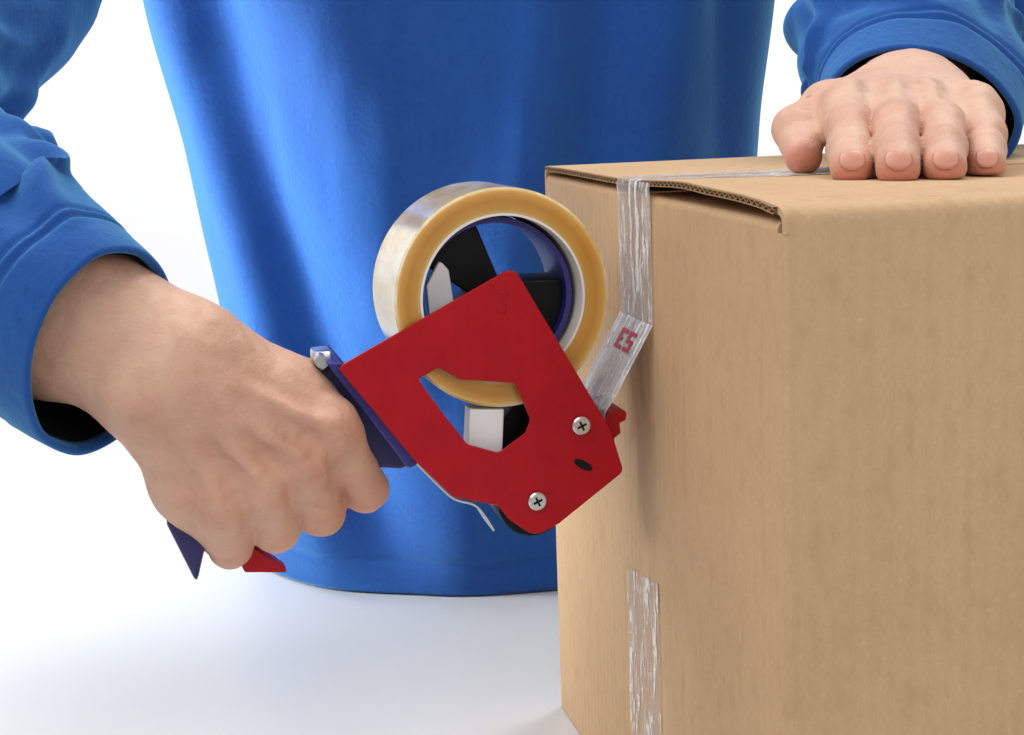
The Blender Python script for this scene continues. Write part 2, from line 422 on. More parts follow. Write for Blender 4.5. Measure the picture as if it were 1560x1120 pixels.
def bulge(poly, z, amt):
    res = []
    for x, y in poly:
        f = math.sin(math.pi * min(1, max(0, z / WALL_TOP)))
        bx = amt * f * math.sin(math.pi * min(1, max(0, x / BOX_W))) * 1.0
        by = amt * f * math.sin(math.pi * min(1, max(0, y / BOX_L))) * 0.35
        x2 = x + (by if x > BOX_W / 2 else -by); y2 = y + (bx if y > BOX_L / 2 else -bx)
        res.append((x2, y2))
    return res
bm = bmesh.new()
lv = list(np.linspace(0.001, WALL_TOP, 15))
ring_wall(bm, lambda z: bulge(dense(rrect(0, 0, BOX_W, BOX_L, RF)), z, 0.0010), lambda z: bulge(dense(rrect(TH, TH, BOX_W - TH, BOX_L - TH, 0.002)), z, 0.0010), lv)
body = bm_obj('body', bm, M_CARD, box); sharp(body, 60)
bm = bmesh.new(); box_bm(bm, (TH, TH, 0.001), (BOX_W - TH, BOX_L - TH, 0.005)); bm_obj('bottom', bm, M_CARD, box)

def fold_profile(z_top, reach, rad, th, start):
    # outer line of a panel that rises from a wall and folds inwards: list of (inward, z) for both skins
    o_ = [(0.0, start)] + [(rad - rad * math.cos(t), z_top - rad + rad * math.sin(t)) for t in np.linspace(0, math.pi / 2, 7)] + [(rad + (reach - rad) * k / 10, z_top) for k in range(1, 11)]
    ri = max(rad - th, 0.0006)
    i_ = [(th, start)] + [(th + ri - ri * math.cos(t), z_top - th - ri + ri * math.sin(t)) for t in np.linspace(0, math.pi / 2, 7)] + [(th + ri + (reach - th - ri) * k / 10, z_top - th) for k in range(1, 11)]
    return o_, i_
def flap(name, z_top, reach, rad, s0, s1, place, lift, n=26, open_end=True, lin=0.0006):
    # a folded flap: top liner and lower liner as one sheet each joined at the far edge; the flutes stand between them at the cut end
    parts = []
    o_, i_ = fold_profile(z_top, reach, rad, TFL, WALL_TOP - 0.00002)
    bm = bmesh.new(); ss = np.linspace(s0, s1, n)
    G_ = []
    for s in ss:
        row = []
        for sk, prof_ in ((0, o_), (1, i_)):
            row.append([bm.verts.new(place(s, a, b + lift(s, a))) for a, b in prof_])
        G_.append(row)
    m_ = len(o_)
    for k in range(n - 1):
        for j in range(m_ - 1):
            for sk in (0, 1):
                bm.faces.new((G_[k][sk][j], G_[k + 1][sk][j], G_[k + 1][sk][j + 1], G_[k][sk][j + 1]))
        for j in (0, m_ - 1):
            bm.faces.new((G_[k][0][j], G_[k + 1][0][j], G_[k + 1][1][j], G_[k][1][j]))
    for k in (0, n - 1):        # recessed closing wall behind the flutes
        for j in range(m_ - 1):
            bm.faces.new((G_[k][0][j], G_[k][0][j + 1], G_[k][1][j + 1], G_[k][1][j]))
    ob = bm_obj(name, bm, M_CARD, box); sharp(ob, 50)
    return ob
def lift_near(s, a): return (0.0036 * max(0, 1 - s / 0.16) * math.sin(math.pi * min(1, a / (BOX_L / 2))) ** 0.6 + 0.0005 * float(vnoise(s * 25, a * 25, 0, 3))) * min(1, a / .02)
def lift_far(s, a): return 0.0006 * max(0, 1 - s / 0.1) * min(1, a / 0.05)
flap('top_flap', BOX_H, BOX_L / 2 - 0.0012, 0.0065, 0.0010, BOX_W - 0.001, lambda s, a, b: (s, a, b), lift_near)
flap('top_flap', BOX_H, BOX_L / 2 - 0.0012, 0.006, 0.0008, BOX_W - 0.001, lambda s, a, b: (s, BOX_L - a, b), lift_far)
# the short flap under them, folded in from the taped end
o_, i_ = fold_profile(BOX_H - 0.0052, 0.14, 0.0035, 0.0030, WALL_TOP - 0.0005)
bm = bmesh.new(); ys = np.linspace(0.006, BOX_L - 0.006, 20)
rows = [[[bm.verts.new((a + 0.0003, y, b)) for a, b in pr_] for pr_ in (o_, i_)] for y in ys]
for k in range(len(ys) - 1):
    for j in range(len(o_) - 1):
        for sk in (0, 1): bm.faces.new((rows[k][sk][j], rows[k + 1][sk][j], rows[k + 1][sk][j + 1], rows[k][sk][j + 1]))
for k in (0, len(ys) - 1):
    for j in range(len(o_) - 1): bm.faces.new((rows[k][0][j], rows[k][0][j + 1], rows[k][1][j + 1], rows[k][1][j]))
sharp(bm_obj('inner_flap', bm, M_CARD, box), 50)
# corrugation showing at the cut edges of both top flaps: a wavy paper band between the liners
def flute(y0, y1, lift, ytrue):
    n = int(abs(y1 - y0) / 0.0062 * 8); V, F = [], []
    for k in range(n + 1):
        y = y0 + (y1 - y0) * k / n; a = ytrue(y)
        zc = BOX_H - TFL / 2 + lift(0, a) + 0.0008 * math.sin(2 * math.pi * (y - y0) / 0.0062)
        for x in (-0.0006, 0.0007):
            V += [(x, y, zc - 0.00022), (x, y, zc + 0.00022)]
    for k in range(n):
        b = 4 * k
        F += [(b, b + 4, b + 5, b + 1), (b + 1, b + 5, b + 7, b + 3), (b + 2, b, b + 4, b + 6)]
    for sg in (0, 1):                                   # the two liners' cut edges
        b = len(V)
        for k in range(41):
            y = y0 + (y1 - y0) * k / 40; zc = BOX_H + lift(0, ytrue(y)) - (0.0001 if sg else TFL - 0.0006)
            for x in (-0.0007, 0.0009): V += [(x, y, zc - 0.0005), (x, y, zc)]
        for k in range(40):
            c = b + 4 * k; F += [(c, c + 4, c + 5, c + 1), (c + 1, c + 5, c + 7, c + 3), (c + 2, c, c + 4, c + 6)]
    mesh_obj('corrugated_edge', V, F, M_FLUTE, box, False)
flute(0.0075, BOX_L / 2 - 0.0015, lift_near, lambda y: y)
flute(BOX_L / 2 + 0.0015, BOX_L - 0.007, lift_far, lambda y: BOX_L - y)

# tape stuck on the box (box frame turned so that x/y are the strip's path and z its width)
TAPEF = Matrix(((1, 0, 0, 0), (0, 0, -1, BOX_L / 2), (0, 1, 0, 0), (0, 0, 0, 1)))
Z_LEAVE = 0.2337 * S
pth = [(0.150 * (1 - k / 8) + 0.002 * (k / 8), BOX_H + 0.0012 + 0.0004 * (k / 8)) for k in range(9)]
pth += [(-0.0008, BOX_H + 0.0008), (-0.0013, BOX_H - 0.0015), (-0.0011, BOX_H - 0.007), (-0.0009, BOX_H - 0.014)] + [(-0.0007 - 0.0002 * math.sin(k), BOX_H - 0.014 + (Z_LEAVE - BOX_H + 0.014) * k / 6) for k in range(1, 7)]
o = strip('tape_strip', pth, -TW, TW, 0.00012, M_TAPE, box); o.matrix_local = TAPEF
o['label'] = 'clear tape over the top seam and down the end face'
# lower strip with a saw-toothed upper end
zt = g(983, 878)[1]; V, F = [], []
nt = 13
for k in range(nt * 2 + 1):
    q = -1 + 2 * k / (nt * 2); zz = zt - 0.0035 * q * -1.0 * -1 + (0.0012 if k % 2 else 0) + 0.0016 * float(vnoise(k * .35, 2.2))
    zz = zt + 0.0034 * q + (0.0011 if k % 2 else 0)
    x = -0.0010 - 0.0003 * math.sin(k)
    V += [(x, zz, q * TW), (-0.0008, zt - 0.02, q * TW), (-0.0008, zt * 0.5, q * TW), (-0.0005, 0.0012, q * TW)]
for k in range(nt * 2):
    for j in range(3): F.append((4 * k + j, 4 * k + j + 1, 4 * k + 5 + j, 4 * k + 4 + j))
# near edge of the strip lies towards the camera: flip so the slanted cut falls to that side
o = mesh_obj('tape_strip', V, F, M_TAPE, box, True); o.matrix_local = TAPEF
o['label'] = 'short clear strip with saw-cut end low on the end face'

# ------------------------------------------------------------------ tape roll
RC = (-0.0729, 0.2864)                  # axle in the dispenser's frame
R_OUT, R_CORE, R_IN = 0.0508, 0.0388, 0.0379
roll = empty('tape_roll', GUN @ Matrix.Translation((RC[0], RC[1], 0)))
tag(roll, 'roll of clear amber packing tape mounted in the red dispenser', 'tape roll')
bm = bmesh.new()
lathe(bm, [(R_CORE, -TW), (R_OUT - .0011, -TW), (R_OUT, -TW + .0009), (R_OUT, TW - .0009), (R_OUT - .0011, TW), (R_CORE, TW)], seg=160)
for f in bm.faces:
    c = f.calc_center_median()
    f.material_index = 1 if math.hypot(c.x, c.y) > R_OUT - .0009 else 0
o = bm_obj('wound_tape', bm, [M_AMBER, M_TREAD], roll); sharp(o, 30)
ASKEW = Matrix.Translation((0, 0, -.0014)) @ Matrix.Rotation(R(3.0), 4, 'Y')
o.matrix_local = ASKEW
bm = bmesh.new(); lathe(bm, [(R_IN, -TW - .0006), (R_CORE + .0002, -TW - .0006), (R_CORE + .0002, TW + .0008), (R_IN, TW + .0008)], seg=128)
sharp(bm_obj('core', bm, M_CORE, roll), 30).matrix_local = ASKEW
# loose tail: off the roll, round the front roller and up on to the box
def to_roll(q): return (q[0] - RC[0], q[1] - RC[1])
rollA = g(885, 648, 20); rollB = g(818, 763, 20)
tail = [(-0.0010, Z_LEAVE + 0.0005), (-0.0035, Z_LEAVE - 0.004), (-0.0085, Z_LEAVE - 0.0125), (-0.0150, Z_LEAVE - 0.0235), (-0.0205, Z_LEAVE - 0.033),
        (rollA[0] + 0.0100, rollA[1] + 0.0065), (rollA[0] + 0.0100, rollA[1] + 0.0005)]
tail = [to_roll(q) for q in smooth_path(tail, 36)]
o = strip('loose_tail', tail, -TW, TW, 0.00012, M_TAIL, roll)
o['label'] = 'loose strip of clear tape with a red printed mark'
# the little red print on it
def tail_frame(t):
    i = int(t * (len(tail) - 1)); a, b = np.array(tail[i]), np.array(tail[i + 1]); d = b - a; d /= np.linalg.norm(d)
    return (a + b) / 2, d
pc, pd = tail_frame(0.30)
nrm = np.array([pd[1], -pd[0]])
if nrm[0] > 0: nrm = -nrm
PF = Matrix(((-pd[0] * 0, -pd[0], nrm[0], pc[0] + nrm[0] * .0005), (0, -pd[1], nrm[1], pc[1] + nrm[1] * .0005), (1, 0, 0, 0.002), (0, 0, 0, 1)))
bm = bmesh.new()
GL = {'E': ['111', '100', '110', '100', '111'], 'S': ['111', '100', '111', '001', '111']}
cell = 0.0021
for gi, ch in enumerate('ES'):
    for r_, row in enumerate(GL[ch]):
        for c_, bit in enumerate(row):
            if bit == '1':
                x = (gi * 4 + c_ - 3.5) * .0035; y = (2 - r_) * .0021
                q = [bm.verts.new((x + dx * .0035, y + dy * .0021, 0)) for dx, dy in ((0, 0), (1, 0), (1, 1), (0, 1))]
                bm.faces.new(q)
o = bm_obj('printed_mark', bm, M_PRINT, roll); o.matrix_local = PF

# ------------------------------------------------------------------ dispenser
gun = empty('tape_dispenser', GUN)
tag(gun, 'red metal hand tape dispenser gripped in a fist against the box', 'tape dispenser')
WP = 31.0
pl = [(782, 406, .006), (930, 655, .003), (950, 718, .004), (852, 797, .008), (815, 818, .012), (776, 792, .008), (758, 770, .004), (690, 757, .004), (636, 706, .008), (514, 560, .003)]
outline = round_poly([(*g(x, y, WP)[:2], r_) for x, y, r_ in pl], .003)
hl = [(637, 578, .001), (668, 560, .003), (700, 578, .008), (785, 584, .003), (808, 640, .003), (800, 660, .003), (760, 690, .004), (712, 677, .004), (672, 626, .008)]
hole = round_poly([(*g(x, y, WP)[:2], r_) for x, y, r_ in hl], .002)
extrude('side_plate', outline, [hole], WP / 1000 - 0.0012, WP / 1000 + 0.0006, M_RED, gun, 0.0005)
# rear rim of the plate turned towards the far side (the frame's back)
def slab(name, pxs, wA, wB, thick, mt, nz=5, n=24):
    path = [g(x, y, WP)[:2] for x, y in pxs]
    return strip(name, smooth_path(path, n), wA, wB, thick, mt, gun, nz)
# dark blue grip frame between the hand and the plate, and the grip itself
hb = [(503, 556, .003), (522, 556, .002), (640, 700, .004), (612, 716, .006), (560, 712, .02), (440, 775, .02), (345, 828, .012), (312, 838, .004), (300, 892, .0015), (252, 797, .004), (330, 690, .02), (420, 622, .02)]
ho = round_poly([(*g(x, y, 14)[:2], r_) for x, y, r_ in hb], .004)
extrude('grip', ho, [], -0.0135, 0.0135, M_GRIP, gun, 0.0018)
hf = [(496, 552, .002), (520, 552, .002), (646, 702, .003), (622, 716, .003)]
extrude('grip_collar', round_poly([(*g(x, y, 26)[:2], r_) for x, y, r_ in hf], .002), [], -0.028, 0.0262, M_BLUEP, gun, 0.001)
rl = [(350, 822, .003), (372, 868, .002), (440, 868, .001), (386, 830, .002)]
extrude('butt_plate', round_poly([(*g(x, y, -2)[:2], r_) for x, y, r_ in rl], .002), [], -0.010, 0.003, M_RED, gun, 0.0005)
# bright metal catch above the grip
bm = bmesh.new(); c = g(489, 546, 4)
box_bm(bm, (c[0] - .0042, c[1] - .006, -.004), (c[0] + .0042, c[1] + .0045, .012), .0012)
r_ = bmesh.ops.create_cone(bm, cap_ends=True, segments=20, radius1=.0036, radius2=.0030, depth=.006)
for q in r_['verts']: q.co = q.co + Vector((c[0] - .001, c[1] + .0005, .0145))
sharp(bm_obj('catch', bm, M_STEEL, gun))
# steel leaf running under the plate, its end sprung away
o = strip('steel_leaf', smooth_path([g(x, y, 28)[:2] for x, y in ((634, 706), (660, 732), (690, 759), (722, 769), (738, 786), (752, 808))], 30), 0.004, 0.0292, 0.0009, M_STEEL, gun, 3)
# rear web of the frame
o = strip('frame_back', [g(x, y, WP)[:2] for x, y in ((520, 562), (560, 610), (600, 660), (636, 703))], -0.0285, WP / 1000 - .001, 0.0016, M_RED, gun, 3)
# rollers and their screws
def cyl(name, c, r_, z0, z1, mt, parent=gun, seg=40, bev=.0004):
    bm = bmesh.new(); fs = lathe(bm, [(1e-5, z0), (r_ - bev, z0), (r_, z0 + bev), (r_, z1 - bev), (r_ - bev, z1), (1e-5, z1)], c, seg, False)
    bmesh.ops.remove_doubles(bm, verts=bm.verts, dist=2e-5)
    return sharp(bm_obj(name, bm, mt, parent), 30)
cA, cB = g(885, 648, WP), g(818, 763, WP)
cyl('front_roller', cA, .0090, -.028, .0288, M_BLACK)
cyl('wiper_roller', (cB[0] - .0016, cB[1] - .0012), .0162, -.028, .0288, M_BLACK)
for c in (cA, cB):
    zf = WP / 1000 + .0006
    s_ = cyl('screw', c, .0044, zf - .0002, zf + .0016, M_STEEL, seg=28, bev=.0006)
    bm = bmesh.new()
    for a in (0.4, 0.4 + math.pi / 2):
        r_ = bmesh.ops.create_cube(bm, size=1.0)
        for q in r_['verts']:
            x, y, z_ = q.co.x * .0046, q.co.y * .0010, q.co.z * .0004
            q.co = Vector((c[0] + x * math.cos(a) - y * math.sin(a), c[1] + x * math.sin(a) + y * math.cos(a), zf + .0017 + z_))
    bm_obj('cross_slot', bm, M_BLACK, s_)
# axle pips on the plate's tip, the oval slot by the nose
for (x, y, rr) in ((768, 447, .0014), (764, 470, .0022)):
    c = g(x, y, WP); cyl('rivet', c, rr, WP / 1000 + .0004, WP / 1000 + .0011, M_RED, seg=20, bev=.0003)
c = g(888, 708, WP); a = -0.55
sl = [(c[0] + 0.0050 * math.cos(t) * math.cos(a) - .0020 * math.sin(t) * math.sin(a), c[1] + .0050 * math.cos(t) * math.sin(a) + .0020 * math.sin(t) * math.cos(a)) for t in np.linspace(0, 2 * math.pi, 24, endpoint=False)]
extrude('slot', sl, [], WP / 1000 + .0005, WP / 1000 + .0008, M_BLACK, gun, 0.0001)
# toothed cutter at the nose
nb = [(905, 668), (925, 630), (955, 627), (954, 640), (944, 645), (946, 660), (936, 668), (938, 690), (915, 690)]
extrude('cutter_guard', round_poly([g(x, y, 22)[:2] for x, y in nb], .0008), [], -0.024, 0.022, M_RED, gun, 0.0004)
# hub in the core: blue ring, black arms
hub = empty('hub'); hub.parent = gun; hub.matrix_local = Matrix.Translation((RC[0], RC[1], 0))
bpy.data.objects.remove(hub)
bm = bmesh.new(); lathe(bm, [(R_IN - .0040, -TW), (R_IN - .0015, -TW), (R_IN - .0015, TW - .012), (R_IN - .0040, TW - .012)], RC, 96)
hub = sharp(bm_obj('hub', bm, M_BLUEP, gun), 30)
for deg in (128, -18, 235):
    a = R(deg); d = np.array([math.cos(a), math.sin(a)]); q = np.array([-d[1], d[0]]); c0 = np.array(RC)
    poly = [c0 - q * .006, c0 + d * (R_IN - .003) - q * .0165, c0 + d * (R_IN - .0020), c0 + d * (R_IN - .003) + q * .0165, c0 + q * .006]
    extrude('hub_arm', round_poly([tuple(x) for x in poly], .003), [], -.024, .008, M_BLACK, hub, 0.001)
cyl('axle', RC, .0075, -.026, WP / 1000 - .0012, M_BLACK, hub)
# pale spring blade inside the core
c0 = np.array(RC)
sp = [(c0[0] - .0335, c0[1] + .012), (c0[0] - .0312, c0[1] + .004), (c0[0] - .0305, c0[1] - .006), (c0[0] - .030, c0[1] - .016)]
sb = extrude('brake_spring', round_poly([g(x, y, 17)[:2] for x, y in ((650, 436), (670, 396), (684, 412), (693, 470), (697, 520), (658, 520))], .002), [], .012, .017, M_PALE, gun, 0.0008)
# guide block and bracket seen through the opening
extrude('guide_block', round_poly([g(x, y, 25)[:2] for x, y in ((716, 624), (768, 624), (765, 705), (712, 705))], .0005), [], .012, .025, M_PALE, gun, 0.0006)
extrude('bracket', round_poly([g(x, y, 14)[:2] for x, y in ((766, 640), (800, 590), (850, 600), (850, 720), (762, 720))], .002), [], -.024, .014, M_BLACK, gun, 0.0006)

# ------------------------------------------------------------------ implicit surfaces for the body
class Field:
    def __init__(s, lo, hi, h):
        s.h = h; s.lo = np.array(lo, np.float32)
        s.n = np.ceil((np.array(hi) - np.array(lo)) / h).astype(int) + 1
        ax = [s.lo[i] + np.arange(s.n[i], dtype=np.float32) * h for i in range(3)]
        s.X, s.Y, s.Z = np.meshgrid(*ax, indexing='ij')
    def cone(s, a, b, ra, rb):
        a, b = np.array(a, np.float32), np.array(b, np.float32); d = b - a; L2 = float(d @ d) + 1e-12
        px, py, pz = s.X - a[0], s.Y - a[1], s.Z - a[2]
        t = np.clip((px * d[0] + py * d[1] + pz * d[2]) / L2, 0, 1)
        px -= t * d[0]; py -= t * d[1]; pz -= t * d[2]
        return np.sqrt(px * px + py * py + pz * pz) - (ra + (rb - ra) * t)
    def chain(s, pts, rs, k=0.003):
        F = None
        for i in range(len(pts) - 1):
            c = s.cone(pts[i], pts[i + 1], rs[i], rs[i + 1]); F = c if F is None else smin(F, c, k)
        return F
def smin(a, b, k):
    h = np.maximum(k - np.abs(a - b), 0) / k
    return np.minimum(a, b) - h * h * k * 0.25
def smax(a, b, k): return -smin(-a, -b, k)
def nets(Fd, F):
    s = F < 0
    any_ = np.zeros(tuple(d - 1 for d in F.shape), bool); all_ = np.ones_like(any_)
    cor = [(i, j, k) for i in (0, 1) for j in (0, 1) for k in (0, 1)]
    def sl(o): return tuple(slice(o[d], F.shape[d] - 1 + o[d]) for d in range(3))
    for c in cor: any_ |= s[sl(c)]; all_ &= s[sl(c)]
    act = any_ & ~all_
    I = np.argwhere(act); N = len(I)
    acc = np.zeros((N, 3)); cnt = np.zeros(N)
    for a in cor:
        for d in range(3):
            if a[d] == 0:
                b = list(a); b[d] = 1
                fa = F[I[:, 0] + a[0], I[:, 1] + a[1], I[:, 2] + a[2]]; fb = F[I[:, 0] + b[0], I[:, 1] + b[1], I[:, 2] + b[2]]
                m_ = (fa < 0) != (fb < 0); t = np.where(m_, fa / np.where(m_, fa - fb, 1), 0)
                pt = np.array(a, float)[None, :].repeat(N, 0); pt[:, d] = t
                acc += pt * m_[:, None]; cnt += m_
    V = Fd.lo + (I + acc / cnt[:, None]) * Fd.h
    vid = -np.ones(act.shape, np.int64); vid[act] = np.arange(N)
    faces = []
    for d in range(3):
        e, f = (d + 1) % 3, (d + 2) % 3
        s0 = [slice(None)] * 3; s1 = [slice(None)] * 3; s0[d] = slice(0, -1); s1[d] = slice(1, None)
        cr = s[tuple(s0)] != s[tuple(s1)]
        Q = np.argwhere(cr); ok = (Q[:, e] >= 1) & (Q[:, f] >= 1) & (Q[:, e] < act.shape[e]) & (Q[:, f] < act.shape[f]); Q = Q[ok]
        def at(de, df):
            q = Q.copy(); q[:, e] += de; q[:, f] += df; return vid[q[:, 0], q[:, 1], q[:, 2]]
        quad = np.stack([at(-1, -1), at(0, -1), at(0, 0), at(-1, 0)], 1)
        ins = s[Q[:, 0], Q[:, 1], Q[:, 2]]
        quad[~ins] = quad[~ins][:, ::-1]
        faces.append(quad[(quad >= 0).all(1)])
    return V, np.vstack(faces)

def relax(V, F, it=2, lam=.5):
    E_ = np.vstack([F[:, [0, 1]], F[:, [1, 2]], F[:, [2, 3]], F[:, [3, 0]]]); n = len(V); V = V.copy()
    deg = np.bincount(E_.ravel(), minlength=n)[:, None]
    for _ in range(it):
        acc = np.stack([np.bincount(E_[:, 0], V[E_[:, 1], k], n) + np.bincount(E_[:, 1], V[E_[:, 0], k], n) for k in range(3)], 1)
        V += lam * (acc / deg - V)
    return V
# ---- right hand, closed round the grip; points are (px, py, mm towards the near side, radius mm)
def W4(q): return world_w(q[0], q[1], q[2])
pts_idx = [(505, 655, 31, 12.3), (556, 744, 8, 10.6), (533, 735, -18, 9.2), (488, 700, -23, 8.2)]
pts_mid = [(462, 700, 36, 12.6), (489, 780, 9, 10.8), (468, 770, -18, 9.4), (428, 735, -23, 8.3)]
pts_rin = [(406, 740, 35, 12.2), (420, 806, 8, 10.5), (400, 795, -17, 9.0), (364, 762, -22, 8.0)]
pts_lit = [(343, 770, 29, 11.6), (351, 833, 5, 9.6), (334, 820, -14, 8.2), (304, 790, -18, 7.2)]
pts_thb = [(320, 545, 8, 17), (430, 585, -8, 15), (505, 590, -22, 11), (545, 628, -26, 9)]
allw = np.array([W4(q) for L_ in (pts_idx, pts_mid, pts_rin, pts_lit, pts_thb) for q in L_] + [W4((70, 470, 0, 0))])
fist = Field(allw.min(0) - 0.028, allw.max(0) + 0.028, 0.0011)
def CH(Fd, L_, k=0.004): return Fd.chain([W4(q) for q in L_], [q[3] / 1000 for q in L_], k)
def CN(Fd, a, b): return Fd.cone(W4(a), W4(b), a[3] / 1000, b[3] / 1000)
fing = CH(fist, pts_idx)
for L_ in (pts_mid, pts_rin, pts_lit): fing = smin(fing, CH(fist, L_), 0.0022)
palm = CN(fist, (300, 552, 20, 17), (500, 650, 27, 12.5))
for a, b, k in (((285, 575, 24, 17), (458, 692, 30, 13), .012), ((268, 597, 24, 17), (402, 732, 29, 13), .012), ((248, 612, 20, 16.5), (342, 768, 24, 12.5), .012),
                ((300, 560, 12, 18), (440, 603, 11, 15.5), .014), ((440, 603, 11, 15.5), (492, 640, 14, 12.5), .012),
                ((240, 630, 12, 17), (290, 742, 12, 16), .014), ((290, 742, 12, 16), (338, 800, 12, 12), .010),
                ((330, 610, 14, 16), (430, 700, 18, 14), .012), ((345, 700, 20, 12), (470, 660, 20, 12), .01)):
    palm = smin(palm, CN(fist, a, b), k)
arm = CN(fist, (290, 522, 14, 17), (120, 428, -12, 22))
arm = smin(arm, CN(fist, (236, 596, 14, 17), (55, 520, -12, 22)), .02)
arm = smin(arm, CN(fist, (262, 560, 17, 17), (80, 470, -8, 22)), .02)
arm = smin(arm, CN(fist, (122, 430, -12, 22), (20, 380, -34, 25)), .015); arm = smin(arm, CN(fist, (60, 520, -12, 22), (-20, 460, -34, 25)), .015)
HF = smin(palm, arm, .022)
HF = smin(HF, CH(fist, pts_thb), .010)
HF = smin(HF, fing, 0.0075)
# tendons, knuckles, wrist bone, and the soft hollows between the knuckles
for a, b in (((320, 575, 40.5, 2.2), (495, 650, 44.3, 2.6)), ((305, 592, 43, 2.4), (455, 695, 48.8, 2.8)), ((290, 608, 42.5, 2.2), (400, 735, 47.3, 2.6)), ((275, 622, 38, 2.0), (338, 765, 40.8, 2.4))):
    HF = smin(HF, CN(fist, a, b), .009)
for q in ((506, 658, 37, 8), (463, 703, 42, 8.2), (407, 743, 41, 8), (344, 773, 34, 7.5)):
    HF = smin(HF, CN(fist, q, (q[0] + 2, q[1] + 3, q[2] - 2, q[3])), .007)
HF = smin(HF, CN(fist, (208, 607, 30, 7.5), (200, 600, 30, 7.5)), .012)
for a, b in (((485, 684, 53, 4.5), (470, 668, 54, 3.5)), ((436, 724, 56, 4.5), (420, 705, 57, 3.5)), ((376, 760, 53, 4.3), (364, 742, 54, 3.4))):
    HF = smax(HF, -CN(fist, a, b), .012)
# grooves between the fingers
for a, b in (((523, 768, 26, 2.4), (503, 705, 45, .6)), ((455, 803, 27, 2.2), (440, 742, 48, .6)), ((386, 835, 24, 2.0), (374, 782, 44, .6))):
    HF = smax(HF, -CN(fist, a, b), .0045)
# veins
for L_ in ([(270, 560, 37.5, 1.4), (330, 600, 41.5, 1.5), (390, 625, 42, 1.5), (440, 660, 42, 1.0)], [(330, 600, 41.5, 1.5), (355, 645, 43, 1.3), (372, 672, 41, .9)], [(245, 585, 34, 1.3), (290, 650, 37, 1.4), (320, 700, 36, .9)]):
    HF = smin(HF, CH(fist, L_, .003), .006)
for L_ in (pts_idx, pts_mid, pts_rin, pts_lit):
    for j, amp, wl_ in ((0, .00022, .0042), (1, .00014, .0038)):
        c = W4(L_[j]); c2 = W4((L_[j][0], L_[j][1], L_[j][2] + 8)); ax = W4(L_[1]) - W4(L_[0]); ax /= np.linalg.norm(ax)
        dx, dy, dz = fist.X - c2[0], fist.Y - c2[1], fist.Z - c2[2]
        al = dx * ax[0] + dy * ax[1] + dz * ax[2]; rr = dx * dx + dy * dy + dz * dz
        HF += (amp * np.sin(al * 2 * np.pi / wl_ + 1.5 * vnoise(fist.X * 120, fist.Y * 120, fist.Z * 120, 77)) * np.exp(-rr / .011 ** 2)).astype(np.float32)
HF += (0.00035 * vnoise(fist.X * 160, fist.Y * 160, fist.Z * 160, 5)).astype(np.float32)
Vr, Fr = nets(fist, HF); Vr = relax(Vr, Fr, 2)
flr = np.zeros(len(Vr))
for L_ in (pts_idx, pts_mid, pts_rin, pts_lit):
    for q, rad, am in ((L_[0], .016, .22), (L_[1], .020, .36)):
        flr = np.maximum(flr, am * np.exp(-(np.linalg.norm(Vr - W4((q[0], q[1], q[2] + (9 if am < .3 else 0))), axis=1) / rad) ** 2))

# ---- left hand, pressed on the box top; points are (px, py, distance m, radius mm)
def D4(q): return world_d(q[0], q[1], q[2])
l_idx = [(1304, 166, .806, 11.8), (1292, 197, .768, 10.1), (1294, 228, .746, 9.7), (1297, 257, .728, 9.3)]
l_mid = [(1366, 158, .802, 12.0), (1364, 193, .756, 10.2), (1366, 226, .733, 9.9), (1368, 257, .714, 9.5)]
l_rin = [(1428, 161, .804, 11.6), (1435, 196, .759, 10.0), (1438, 227, .735, 9.6), (1440, 256, .716, 9.2)]
l_lit = [(1476, 174, .808, 10.6), (1496, 204, .773, 9.1), (1501, 229, .753, 8.8), (1503, 253, .736, 8.4)]
l_thb = [(1330, 152, .860, 15), (1262, 168, .838, 13), (1211, 196, .815, 10.6), (1224, 238, .795, 9.2)]
allw = np.array([D4(q) for L_ in (l_idx, l_mid, l_rin, l_lit, l_thb) for q in L_] + [D4((1410, 90, .95))])
hand = Field(allw.min(0) - 0.026, allw.max(0) + 0.026, 0.00105)
def CHD(L_, k=0.004): return hand.chain([D4(q) for q in L_], [q[3] / 1000 for q in L_], k)
def CND(a, b): return hand.cone(D4(a), D4(b), a[3] / 1000, b[3] / 1000)
fing = CHD(l_idx)
for L_ in (l_mid, l_rin, l_lit): fing = smin(fing, CHD(L_), 0.0011)
palm = CND((1352, 152, .868, 15.5), (1306, 170, .810, 12.5))
for a, b, k in (((1375, 148, .872, 16.5), (1366, 163, .806, 13), .012), ((1400, 150, .872, 16), (1424, 166, .808, 12.5), .012), ((1420, 158, .868, 14.5), (1470, 180, .812, 11.5), .012),
                ((1345, 165, .862, 15), (1285, 178, .822, 12.5), .012), ((1375, 175, .86, 14), (1390, 190, .81, 11), .012), ((1425, 180, .86, 13), (1462, 195, .82, 10), .012)):
    palm = smin(palm, CND(a, b), k)
for A_, B_ in ((l_idx, l_mid), (l_mid, l_rin), (l_rin, l_lit)):
    for f_, rr_ in ((.0, 11.5), (.30, 9.6)):
        qa, qb = (tuple(L_[0][i] * (1 - f_) + L_[1][i] * f_ for i in range(3)) + (rr_,) for L_ in (A_, B_))
        palm = smin(palm, CND(qa, qb), .009)
palm = smin(palm, CND((1262, 170, .836, 12), (1288, 192, .795, 10.5)), .010)
palm = smin(palm, CND((1440, 160, .852, 15), (1478, 180, .806, 11.2)), .012)
palm = smin(palm, CND((1474, 176, .812, 11.2), (1499, 208, .770, 9.2)), .010)
arm = CND((1362, 146, .872, 17), (1372, 105, .955, 22)); arm = smin(arm, CND((1408, 150, .872, 16.5), (1425, 108, .955, 22)), .02)
LF = smin(palm, arm, .018)
LF = smin(LF, CHD(l_thb), .009)
LF = smin(LF, fing, .0065)
